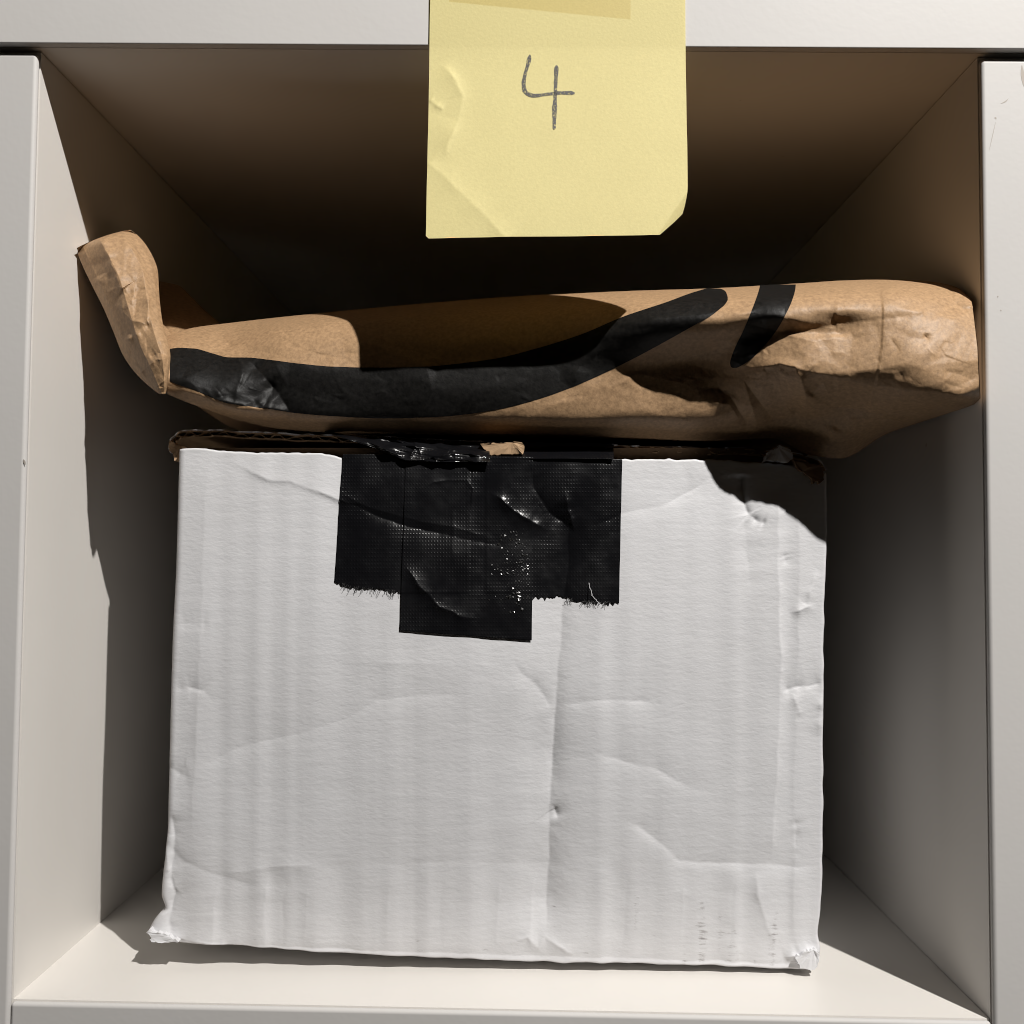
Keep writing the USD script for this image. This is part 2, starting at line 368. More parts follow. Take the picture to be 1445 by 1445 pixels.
def front_height(px, py):
    """relief of the carton's dented front, in metres towards the viewer, at photograph pixels"""
    sh_ = np.shape(px); px = np.asarray(px, float).ravel(); py = np.asarray(py, float).ravel()
    h = 0.0042 * (0.4 + 0.6 * np.sin(np.pi * np.clip((px - 240) / 920, 0, 1))) * np.sin(np.pi * np.clip((py - 640) / 710, 0, 1))
    n1 = meshkit.noise(np.stack([px / 90, py / 240, px * 0], -1), 3); n2 = meshkit.noise(np.stack([px / 60, py / 170, px * 0], -1), 9)
    wob = px + 3.0 * (meshkit.noise(np.stack([px / 200, py / 160, px * 0], -1), 5) - 0.5)
    low = smoothstep((py - 1205) / 30)
    h += (0.00003 + 0.00010 * n1 + 0.00010 * low) * FL1(wob)
    h += 0.000020 * n2 * FL2(wob)
    h += 0.0007 * (meshkit.fbm(np.stack([px / 260, py / 230, px * 0], -1), 3, 4) - 0.5)
    def c(pts, amp, wl, wr=None, ends=0.15):
        nonlocal h; h = h + crease(px, py, np.array(pts, float), amp, wl, wr, ends)
    # the long vertical buckle in the middle
    c([(806, 690), (800, 800), (793, 860), (787, 940), (783, 1010), (780, 1070), (776, 1133), (775, 1190), (773, 1260), (770, 1345)], -0.0026, 80, 36, 0.12)
    c([(789, 905), (785, 960), (781, 1040), (777, 1140)], -0.0004, 9, 14, 0.3)
    c([(776, 1133), (783, 1140), (790, 1158)], -0.0008, 10, 6, 0.4)
    # diagonal folds, top left
    c([(322, 645), (358, 668), (378, 678), (411, 681), (440, 690), (486, 708), (520, 716)], 0.00045, 26, 4, 0.2)
    c([(470, 700), (530, 727), (566, 739), (618, 752), (690, 768), (722, 770)], -0.0007, 20, 9, 0.15)
    c([(470, 690), (525, 718), (570, 730), (630, 742), (700, 758)], 0.0004, 9, 9, 0.15)
    c([(689, 694), (715, 711), (740, 729), (775, 750)], 0.0011, 10, 12, 0.25)
    c([(748, 655), (755, 690), (775, 722), (812, 752)], -0.0012, 12, 16, 0.25)
    c([(796, 690), (802, 720), (812, 751)], 0.0010, 10, 8, 0.35)
    c([(812, 752), (845, 738), (877, 726), (930, 715), (985, 688), (1010, 670)], -0.0004, 22, 9, 0.2)
    c([(570, 790), (592, 825), (620, 853), (650, 868), (676, 872)], 0.0010, 13, 10, 0.25)
    # long diagonal across the middle
    c([(262, 1092), (289, 1078), (329, 1057), (380, 1043), (446, 1026), (500, 1007), (532, 984), (600, 978), (668, 977)], -0.00042, 30, 18, 0.15)
    c([(475, 935), (560, 933), (640, 936), (725, 938)], 0.00022, 20, 16, 0.3)
    c([(722, 925), (735, 945), (755, 962), (780, 1000)], -0.0005, 22, 12, 0.3)
    c([(785, 990), (815, 990), (870, 985), (940, 992)], -0.00038, 26, 9, 0.25)
    c([(830, 1052), (847, 1061), (880, 1072), (923, 1082), (964, 1106), (1010, 1120)], -0.00036, 26, 11, 0.2)
    c([(870, 1150), (900, 1164), (940, 1196), (957, 1213), (1051, 1217), (1086, 1219), (1130, 1221), (1160, 1218)], -0.0006, 26, 8, 0.15)
    c([(430, 1219), (520, 1217), (640, 1214), (774, 1218), (830, 1232)], -0.00018, 22, 14, 0.15)
    c([(224, 1180), (260, 1215), (320, 1238), (380, 1254)], -0.0004, 10, 24, 0.2)
    c([(305, 1236), (400, 1218), (470, 1222)], 0.0003, 12, 14, 0.3)
    # left edge
    c([(292, 650), (289, 760), (285, 900), (281, 1000), (276, 1100), (270, 1200)], 0.00030, 9, 28, 0.12)
    c([(246, 880), (270, 878), (300, 880)], -0.0003, 14, 9, 0.3)
    c([(240, 973), (270, 970), (290, 973), (312, 995)], -0.0004, 16, 8, 0.3)
    c([(236, 1080), (262, 1092), (272, 1090)], -0.0004, 12, 12, 0.3)
    c([(243, 1140), (247, 1180), (240, 1230), (246, 1260), (238, 1300), (243, 1328)], -0.0011, 5, 12, 0.12)
    c([(228, 1170), (236, 1215), (246, 1250), (258, 1262)], 0.0009, 7, 7, 0.2)
    c([(212, 1310), (232, 1316), (262, 1326), (330, 1334)], 0.0009, 14, 5, 0.15)
    # right edge
    c([(1098, 690), (1097, 800), (1099, 920), (1096, 1040), (1091, 1120), (1088, 1218)], 0.0006, 26, 6, 0.08)
    c([(1126, 690), (1125, 820), (1122, 975), (1117, 1120), (1119, 1220), (1118, 1345)], 0.00035, 8, 16, 0.08)
    c([(1047, 668), (1048, 690), (1056, 725), (1059, 728)], -0.0014, 12, 5, 0.15)
    c([(1056, 726), (1066, 734), (1080, 740)], -0.0007, 6, 6, 0.2)
    c([(1050, 720), (1052, 780), (1060, 845)], -0.0004, 14, 30, 0.25)
    c([(1104, 778), (1107, 790), (1105, 800)], -0.0003, 5, 9, 0.3)
    c([(1098, 974), (1120, 970), (1137, 968), (1162, 960)], -0.0006, 14, 7, 0.2)
    c([(1115, 975), (1122, 995), (1127, 1010)], 0.0003, 6, 6, 0.3)
    c([(1150, 800), (1143, 830), (1137, 855), (1110, 864)], 0.0006, 7, 8, 0.2)
    c([(1163, 975), (1154, 1000), (1152, 1040)], 0.0005, 8, 8, 0.3)
    c([(1117, 1150), (1122, 1170), (1118, 1215)], -0.0003, 5, 10, 0.2)
    c([(1065, 1225), (1068, 1260), (1080, 1305), (1098, 1335)], 0.0005, 8, 14, 0.2)
    # bottom edge: pressed-in flutes and the rub at the middle
    for x, a in ((300, 5), (372, 7), (398, -5), (430, 4), (545, 3), (620, -3), (700, 4), (748, 6), (880, -4), (960, 4), (1030, -4)):
        c([(x + 8, 1225), (x + 2, 1275), (x, 1350)], 0.00006 * a, 12, 12, 0.3)
    c([(716, 1335), (745, 1321), (760, 1340), (770, 1322), (800, 1343), (818, 1350)], 0.0005, 6, 6, 0.2)
    c([(206, 1322), (420, 1338), (650, 1346), (900, 1354), (1160, 1362)], -0.0004, 8, 5, 0.03)
    c([(1105, 1352), (1128, 1345), (1150, 1335)], 0.0011, 8, 6, 0.2)
    c([(740, 1060), (742, 1100), (745, 1200)], 0.00015, 40, 30, 0.3)
    # tape overlaps pressed on
    return h.reshape(sh_)


L_EDGE = [(250, 634), (249, 700), (247, 800), (243, 900), (240.5, 985), (238, 1080), (235.5, 1165), (233, 1200), (228.5, 1232), (226, 1262), (231, 1283), (222, 1292), (212, 1306), (207, 1318), (216, 1329)]
R_EDGE = [(1167, 668), (1166.5, 760), (1163, 850), (1160.5, 1000), (1160.5, 1120), (1160, 1200), (1159, 1280), (1155, 1318), (1158, 1340), (1152, 1367)]
T_EDGE = [(250, 634), (268, 632), (324, 637), (365, 638.5), (455, 639.5), (484, 646), (620, 646), (760, 646.5), (880, 648), (1000, 648.5), (1060, 652), (1118, 657), (1142, 662), (1167, 668)]
B_EDGE = [(216, 1329), (300, 1333), (400, 1341), (480, 1346), (600, 1352), (700, 1357), (800, 1359), (900, 1361), (1000, 1364), (1100, 1368), (1140, 1369), (1152, 1367)]
NU, NV = 560, 460
lf, rt, tpz, bo = line(L_EDGE, NV), line(R_EDGE, NV), line(T_EDGE, NU), line(B_EDGE, NU)
tpz[:, 1] += jag(NU, 0.5, 31, 2) * np.sin(np.linspace(0, np.pi, NU)) ** 0.3
bo[:, 1] += jag(NU, 0.5, 32, 5) * np.sin(np.linspace(0, np.pi, NU)) ** 0.3
rt[:, 0] += jag(NV, 0.5, 33, 6) * np.sin(np.linspace(0, np.pi, NV)) ** 0.3
u, v = np.meshgrid(np.linspace(0, 1, NU), np.linspace(0, 1, NV))
uu, vv = u[..., None], v[..., None]
FP = (1 - uu) * lf[:, None] + uu * rt[:, None] + (1 - vv) * tpz[None] + vv * bo[None] - ((1 - uu) * (1 - vv) * lf[0] + uu * (1 - vv) * rt[0] + (1 - uu) * vv * lf[-1] + uu * vv * rt[-1])
hgt = front_height(FP[..., 0], FP[..., 1])


def round_in(d, r): return r * (1 - np.sqrt(np.clip(1 - np.clip(1 - d / r, 0, 1) ** 2, 0, 1)))


mm = 0.000228                                                        # metres per photograph pixel at the carton's front
edge = round_in((FP[..., 0] - lf[:, None, 0]) * mm, 0.0024) + round_in((rt[:, None, 0] - FP[..., 0]) * mm, 0.0011) + round_in((bo[None, :, 1] - FP[..., 1]) * mm, 0.0008) + round_in((FP[..., 1] - tpz[None, :, 1]) * mm, 0.0004)
FRONT = on_front(FP[..., 0], FP[..., 1], hgt - edge)
uvF = np.stack([(FP[..., 0] - 240) * mm, (1362 - FP[..., 1]) * mm - (FP[..., 0] - 700) * 0.03 * -mm], -1)

bx = thing('cardboard_box', 'dented white cardboard carton closed with black cloth tape, under the brown paper bag', 'box', (0.14, 0.1, 0.0))
fr = part(bx, 'front_panel', slab(FRONT, -BN * 0.0032, True), M_WHITE, smooth=60, uv=None)
# rebuild with uv: slab doubles the points
v_, f_ = slab(FRONT, -BN * 0.0032, True)
stage.RemovePrim(fr.GetPath()); names.pop(str(fr.GetPath()))
fr = part(bx, 'front_panel', (v_, f_), M_WHITE, smooth=True, uv=np.vstack([uvF.reshape(-1, 2)] * 2))
BACK = 0.185


def extrude_back(edge_pts, n, sag=0.0, bow=0.0):
    t = np.linspace(0, 1, n)[None, :, None]
    e = edge_pts[:, None] + np.array([0, 1, 0]) * t * (BACK - 0.03)
    return e


eL, eR, eB = FRONT[::6, 0] - BN * 0.0003, FRONT[::6, -1] - BN * 0.0003, FRONT[-1, ::6] - BN * 0.0003
PL = extrude_back(eL, 24); PR = extrude_back(eR, 24); PB = extrude_back(eB, 24)
tt = np.linspace(0, 1, 24)
PL[..., 0] += 0.0012 * np.sin(np.pi * tt)[None, :] * 0.5; PR[..., 0] -= 0.003 * np.sin(np.pi * tt)[None, :]
s_ = smoothstep(np.linspace(0, 1, 24) / 0.35)[None, :]
xx = np.linspace(0, 1, PB.shape[0])[:, None]
PB[..., 2] = PB[..., 2] * (1 - s_) + s_ * (0.0012 + 0.0035 * (1 - np.sin(np.pi * xx))) + 0.0
part(bx, 'side_panel', slab(PL, np.array([0.0032, 0, 0])), M_WHITE2, smooth=50)
part(bx, 'side_panel', slab(PR, np.array([-0.0032, 0, 0]), True), M_WHITE2, smooth=50)
part(bx, 'bottom_panel', slab(PB, np.array([0, 0, 0.0032]), True), M_WHITE2, smooth=50)
part(bx, 'back_panel', box(FRONT[:, 0, 0].min() + 0.002, FRONT[:, -1, 0].max() - 0.002, BACK - 0.006, BACK - 0.003, 0.006, 0.165), M_BOARD)

# lid: corrugated board seen edge-on above the front panel, bent down at the left corner
LID = [(241, 640), (237.5, 631), (239, 622), (246, 613), (258, 607), (275, 606), (335, 608), (400, 611), (466, 613.5), (560, 617), (690, 623), (760, 626), (880, 628), (1000, 631), (1090, 634), (1130, 640), (1158, 652), (1166, 664)]
LN = 900
lp = line(LID, LN)
lp[:, 1] += jag(LN, 0.5, 41, 9)
l3 = at(lp[:, 0], lp[:, 1], 0.0315 + 0.0018 * np.linspace(0, 1, LN))
tan = np.gradient(l3, axis=0); tan /= np.linalg.norm(tan, axis=1)[:, None]
nrm = np.stack([-tan[:, 2], 0 * tan[:, 0], tan[:, 0]], -1)          # up / outward in the x-z plane
arc = np.r_[0, np.cumsum(np.linalg.norm(np.diff(l3, axis=0), axis=1))]


def board_layer(off, thick, seed, rag=0.0007, y_in=0.0):
    base = l3 + nrm * np.asarray(off)[..., None]
    rag_ = jag(LN, rag, seed, 3) + 0.0016 * np.clip(meshkit.noise(np.stack([arc * 160, arc * 0, arc * 0 + seed], -1), seed) - 0.72, 0, 1) * 4
    rows = []
    for y in (0.0, 0.004, 0.03, 0.14):
        r = base.copy(); r[:, 1] += y + y_in + (rag_ if y == 0 else 0); rows.append(r)
    return slab(np.stack(rows), (-nrm * thick)[None], True)


top = part(bx, 'top_flap', board_layer(0.0, 0.00042, 51), M_WHITE2, smooth=40, label='closed top flap with its raw corrugated edge to the front')
part(top, 'inner_liner', board_layer(-0.0020, 0.00042, 52), M_BOARD, smooth=40)
part(top, 'outer_liner_back', board_layer(-0.00045, 0.0003, 54), M_BOARD, smooth=40)
wave = -0.00125 + 0.0006 * np.sin(2 * math.pi * arc / 0.0058 + 1.5 * np.sin(arc * 60))
part(top, 'fluting', board_layer(wave, 0.0003, 53, 0.0005, 0.0005), M_BOARD, smooth=40)
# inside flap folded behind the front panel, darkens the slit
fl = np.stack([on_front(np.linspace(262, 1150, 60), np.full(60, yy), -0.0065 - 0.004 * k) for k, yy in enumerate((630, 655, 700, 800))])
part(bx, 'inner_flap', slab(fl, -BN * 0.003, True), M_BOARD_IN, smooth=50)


def scrap(pts, depth, thick, mat_, name, seed, parent, label=None):
    """a small torn scrap of board: outline in photograph pixels at its depth"""
    from shapely.geometry import Polygon
    g = np.random.default_rng(seed)
    ring = line(list(pts) + [pts[0]], 40, False)[:-1] + g.normal(0, 0.7, (39, 2))
    poly = Polygon(ring).buffer(0)
    if poly.geom_type != 'Polygon': poly = max(poly.geoms, key=lambda q: q.area)
    m = trimesh.creation.extrude_polygon(poly, 1.0, engine='earcut'); m = m.subdivide()
    z = m.vertices[:, 2]
    wob = 0.0008 * (meshkit.noise(np.c_[m.vertices[:, :2] / 6, z * 0], seed) - 0.5)
    P = at(m.vertices[:, 0], m.vertices[:, 1], depth + wob)
    P[:, 1] += z * thick
    f = m.faces[:, ::-1]
    return part(parent, name, (P, f), mat_, smooth=False, label=label)


scrap([(678, 627), (690, 625), (738, 624.5), (740, 630), (739, 640), (690, 641), (683, 634)], 0.0240, 0.004, M_BOARD, 'torn_board_end', 61, bx, 'bare brown board end showing between the tape pieces')
scrap([(240, 622), (249, 628), (262, 631), (268, 634), (256, 640), (247, 652), (243, 640), (237, 632)], 0.0275, 0.003, M_BOARD, 'torn_corner', 62, bx, 'crushed brown corner at the top left')
scrap([(1086, 636), (1100, 629), (1116, 634), (1120, 646), (1112, 653), (1090, 650), (1078, 650)], 0.0250, 0.003, M_WHITE2, 'torn_corner', 63, bx, 'torn white scrap at the top right')
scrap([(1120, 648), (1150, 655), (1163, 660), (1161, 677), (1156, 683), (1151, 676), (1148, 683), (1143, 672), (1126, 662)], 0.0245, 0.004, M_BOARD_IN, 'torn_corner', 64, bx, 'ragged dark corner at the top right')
scrap([(207, 1316), (212, 1311), (220, 1316), (236, 1319), (252, 1329), (222, 1331), (211, 1328), (214, 1322)], 0.0235, 0.003, M_WHITE2, 'torn_corner', 65, bx, 'crushed white corner at the bottom left')
scrap([(1122, 1352), (1134, 1344), (1150, 1339), (1157, 1347), (1156, 1358), (1149, 1369), (1130, 1366)], 0.0285, 0.003, M_WHITE2, 'torn_corner', 66, bx, 'crushed white corner at the bottom right')

# ------------------------------------------------------------------ black cloth tape on the carton's front


def tape_strip(tl, tr, br, bl, off, nu, nv, seed, torn=0.0, mat_=M_TAPE, extra=None, name='tape_strip', label=None, bottom=None):
    u, v = np.meshgrid(np.linspace(0, 1, nu), np.linspace(0, 1, nv)); uu, vv = u[..., None], v[..., None]
    A = lambda q: np.array(q, float)
    P = (1 - vv) * ((1 - uu) * A(tl) + uu * A(tr)) + vv * ((1 - uu) * A(bl) + uu * A(br))
    if bottom is not None:
        b = line(bottom, nu, False); b[:, 1] += jag(nu, torn, seed, 1)
        fall = smoothstep((v - 0.6) / 0.4)[..., None]
        P = P + fall * (b - P[-1])[None]
    x, y = P[..., 0], P[..., 1]
    h = front_height(x, y) + off
    h = h + 0.00034 * (meshkit.fbm(np.stack([x / 30, y / 30, x * 0 + seed], -1), 3, seed) - 0.3) + facets(x, y, 55, 0.00004, seed)
    if extra is not None: h = h + extra(x, y)
    S = on_front(x, y, h)
    uv = np.stack([x * mm, -y * mm], -1).reshape(-1, 2)
    v_, f_ = slab(S, -BN * 0.00012, True)
    return part(bx, name, (v_, f_), mat_, smooth=True, uv=np.vstack([uv, uv]), label=label)


def over_edges(x, y):
    """the middle strip rides over the edges of the two outer ones"""
    e = 0.00012 * smoothstep((664 - x) / 3) + 0.00012 * smoothstep((x - 684) / 3)
    e = e * smoothstep((838 - y) / 4)
    return e + crease(x, y, np.array([(597, 690), (612, 680), (660, 678), (668, 690), (662, 760)], float), 0.00025, 3, 3) + crease(x, y, np.array([(640, 800), (640, 720), (680, 655)], float), 0.0003, 14, 6)


tape_strip((484, 641), (664, 643), (662, 838), (474, 821), 0.00028, 190, 200, 71, 1.2, bottom=[(474, 820), (485, 826), (496, 828), (520, 830), (545, 832), (567, 836), (600, 838), (664, 842)], label='left strip of black tape with a torn lower end')
tape_strip((684, 646), (878, 648), (872, 850), (684, 842), 0.00028, 190, 200, 72, 1.2, bottom=[(684, 842), (745, 846), (762, 843), (778, 842), (792, 842), (802, 846), (830, 849), (872, 850)], label='right strip of black tape with a torn lower end')
tape_strip((573, 643), (752, 645), (750, 902), (566, 888), 0.00050, 190, 250, 73, 0.0, extra=over_edges, label='middle strip of black tape, the longest of the three')

# a scuffed patch low on the middle strip: raised shiny specks of the plastic between the threads
fv = []
g = np.random.default_rng(92)
for _ in range(230):
    sx_, sy_ = 726 + 15 * g.normal(), 800 + 30 * g.normal()
    sx_, sy_ = 566 + 4.15 * round((sx_ - 566) / 4.15) + g.normal() * 0.5, 640 + 5.3 * round((sy_ - 640) / 5.3) + g.normal() * 0.6
    if not (688 < sx_ < 748 and 748 < sy_ < 872): continue
    hw, hh, an = g.uniform(1.0, 2.6), g.uniform(1.0, 3.2), g.normal() * 0.5
    cq = np.array([[-hw, -hh], [hw, -hh], [hw, hh], [-hw, hh], [g.normal() * 0.3, g.normal() * 0.3]]) @ np.array([[math.cos(an), math.sin(an)], [-math.sin(an), math.cos(an)]]) + [sx_, sy_]
    lift = np.array([0.00046] * 4 + [0.00046 + g.uniform(0.00009, 0.00018) * min(hw, hh)])
    fv.append((on_front(cq[:, 0], cq[:, 1], front_height(cq[:, 0], cq[:, 1]) + 0.0001 + lift), np.array([[0, 1, 4], [1, 2, 4], [2, 3, 4], [3, 0, 4]])[:, ::-1]))
part(bx, 'glossy_scuff', join(*fv), M_SCUFF, smooth=False, label='scuffed shiny patch on the middle strip', kind='stuff')

# tape folded from the flap edge down on to the front
u, v = np.meshgrid(np.linspace(0, 1, 320), np.linspace(0, 1, 90))
up_ = line([(458, 609), (522, 614.5), (600, 620), (690, 624)], 320); lo_ = line([(462, 611.5), (500, 623), (543, 637), (577, 650), (640, 652), (692, 652)], 320)
Q = (1 - v[..., None]) * up_[None] + v[..., None] * lo_[None]
dep = 0.0300 - 0.0005 - 0.0085 * v ** 0.8 - 0.0012 * np.sin(np.pi * v) * smoothstep(u / 0.3) + 0.0020 * (1 - smoothstep(u / 0.15))
qx, qy = Q[..., 0], Q[..., 1]
for pts, a, w1, w2 in (([(462, 610), (510, 620), (577, 648)], 2.4, 3, 4), ([(490, 611), (545, 622), (600, 640)], -2.0, 4, 4), ([(520, 614), (570, 623), (592, 634), (596, 648)], 2.4, 4, 4), ([(560, 617), (600, 626), (640, 634), (690, 638)], 1.8, 3, 5),
                       ([(588, 620), (586, 634), (578, 648)], 2.4, 4, 5), ([(620, 620), (640, 628), (690, 632)], -1.6, 3, 3), ([(600, 646), (640, 640), (690, 643)], 1.8, 4, 3)):
    dep = dep - crease(qx, qy, np.array(pts, float), a * 0.00055, w1, w2, 0.2) * np.minimum(1, 6 * v) * np.minimum(1, 8 * (1 - v))
rip = meshkit.fbm(np.stack([Q[..., 0] / 75 - Q[..., 1] / 9, Q[..., 1] / 7 - Q[..., 0] / 40, u * 0], -1), 3, 5) - 0.5
dep = dep + 0.0014 * rip * np.sin(np.pi * np.clip(v, 0.05, 1)) ** 0.5 + facets(Q[..., 0], Q[..., 1], 9, 0.00055, 8, 2.2, 0.8)
S = at(Q[..., 0], Q[..., 1], dep)
v_, f_ = slab(S, np.array([0, 0.00015, 0]), True)
uvt = np.stack([Q[..., 0] * mm, -Q[..., 1] * mm], -1).reshape(-1, 2)
part(bx, 'folded_tape', (v_, f_), M_TAPE_TOP, smooth=True, uv=np.vstack([uvt, uvt]), label='crumpled shiny tape bridging flap and front at the left')
u, v = np.meshgrid(np.linspace(0, 1, 160), np.linspace(0, 1, 60))
up_ = line([(742, 624), (800, 624), (866, 625)], 160); lo_ = line([(735, 648), (800, 647), (866, 648)], 160)
Q = (1 - v[..., None]) * up_[None] + v[..., None] * lo_[None]
dep = 0.0300 - 0.0066 * smoothstep(v / 0.9) + 0.0022 * np.sin(np.pi * v) + facets(Q[..., 0], Q[..., 1], 16, 0.00022, 18, 2.2, 0.8)
S = at(Q[..., 0], Q[..., 1], dep)
v_, f_ = slab(S, np.array([0, 0.00015, 0]), True)
uvt = np.stack([Q[..., 0] * mm, -Q[..., 1] * mm], -1).reshape(-1, 2)
part(bx, 'folded_tape', (v_, f_), M_TAPE_TOP, smooth=True, uv=np.vstack([uvt, uvt]), label='dark tape bridging flap and front at the right')

# frayed threads at the torn tape ends
tv = []
g = np.random.default_rng(77)


def thread(p0, p1, r=0.00007, lift=0.0004):
    n = 6; t = np.linspace(0, 1, n)[:, None]
    q = np.array(p0) * (1 - t) + np.array(p1) * t + g.normal(0, 0.7, (n, 2))
    P = on_front(q[:, 0], q[:, 1], front_height(q[:, 0], q[:, 1]) + 0.0004 + lift * t[:, 0])
    ring = np.stack([np.cos(np.arange(4) * math.pi / 2), np.sin(np.arange(4) * math.pi / 2)], -1) * r
    V = (P[:, None] + np.stack([ring[:, 0], 0 * ring[:, 0], ring[:, 1]], -1)[None]).reshape(-1, 3)
    F = [[i * 4 + k, i * 4 + (k + 1) % 4, (i + 1) * 4 + (k + 1) % 4, (i + 1) * 4 + k] for i in range(n - 1) for k in range(4)]
    return V, np.array(F)


for _ in range(26):
    x = g.uniform(484, 566); y = np.interp(x, [474, 496, 545, 567], [820, 828, 832, 836]); tv.append(thread((x, y - 2), (x + g.uniform(-4, 5), y + g.uniform(2, 7))))
for _ in range(26):
    x = g.uniform(796, 868); y = np.interp(x, [790, 802, 830, 872], [842, 846, 849, 850]); tv.append(thread((x, y - 2), (x + g.uniform(-4, 4), y + g.uniform(1, 5))))
part(bx, 'frayed_threads', join(*tv), M_THREAD, smooth=True, kind='stuff')
part(bx, 'loose_thread', join(thread((830, 822), (834, 838), 0.0001, 0.002), thread((834, 838), (842, 850), 0.0001, 0.001)), M_WHITE2, smooth=True)

# ------------------------------------------------------------------ brown paper bag on the carton
bag = thing('paper_bag', 'crumpled brown paper bag with black printed curve, lying on the white carton', 'bag', (0.15, 0.07, 0.17))
COLS = {
    236: [(474, 34), (492, 22), (512, 15), (534, 11.5), (556, 14)],
    270: [(463, 44), (480, 29), (505, 19), (542, 12), (570, 17)],
    330: [(455, 54), (474, 34), (500, 24), (545, 15), (572, 15), (590, 26)],
    400: [(447, 60), (463, 30), (492, 21), (534, 17), (578, 18), (605, 31)],
    500: [(437, 60), (453, 28), (490, 20), (535, 18), (582, 19), (611, 32)],
    600: [(428, 62), (448, 28), (490, 19), (540, 17), (585, 20), (612, 33)],
    700: [(420, 62), (443, 27), (490, 18), (540, 17), (585, 20), (612, 33)],
    800: [(414, 60), (438, 23), (484, 16), (540, 17), (588, 19), (614, 33)],
    900: [(410, 54), (430, 15), (460, 8), (530, 18), (582, 19), (618, 33)],
    1000: [(407, 52), (424, 10), (452, 3), (520, 16), (584, 19), (622, 32)],
    1090: [(402, 50), (420, 5), (446, -2), (475, 1), (510, 2), (555, 10), (580, 17), (619, 32)],
    1140: [(399, 50), (418, 3), (448, -4.5), (470, -2.5), (505, -1.5), (532, 1), (556, 6), (585, 18), (641, 34)],
    1185: [(396, 48), (416, 2), (440, -4.5), (468, -2.5), (500, -2.5), (530, -1), (550, 4), (600, 19), (647, 34)],
    1250: [(394, 44), (416, 1), (450, -5.5), (505, -5), (532, -4), (550, -1), (584, 9), (613, 36)],
    1310: [(397, 30), (420, 1), (465, -6), (515, -8), (545, -7.5), (558, -5), (580, 6), (590, 22)],
    1350: [(404, 19), (424, 3), (470, -5), (520, -8), (554, -8), (572, 1), (578, 8)],
    1375: [(413, 6), (432, 0), (490, -5), (525, -6), (553, -6), (562, -3), (566, 0)],
}
NR, NB = 170, 720
cx = np.array(sorted(COLS)); tabs = []
tq = np.linspace(0, 1, 24)
for X in cx:
    p = np.array(COLS[X], float); q = p * [1, 2.0]
    L = np.r_[0, np.cumsum(np.linalg.norm(np.diff(q, axis=0), axis=1))]; L /= L[-1]
    tabs.append(np.stack([PchipInterpolator(L, p[:, 0])(tq), PchipInterpolator(L, p[:, 1])(tq)], -1))
tabs = np.array(tabs)                                                # columns x 24 x (Y, depth)
bxp = np.linspace(236, 1375, NB)
G = PchipInterpolator(cx, tabs, axis=0)(bxp)                         # NB x 24 x 2
G = PchipInterpolator(tq, G, axis=1)(np.linspace(0, 1, NR))          # NB x NR x 2
BX = np.repeat(bxp[:, None], NR, 1)
# the right end slants outwards towards the bottom, as in the photograph
vr = np.linspace(0, 1, NR)[None]
BX = BX + smoothstep((bxp[:, None] - 1330) / 45) * np.interp(vr, [0, 0.1, 0.5, 1.0], [-9, -3, 5, 9])
BY, BD = G[..., 0], G[..., 1] * 0.001
BD = gaussian_filter(BD, (9, 1.5))


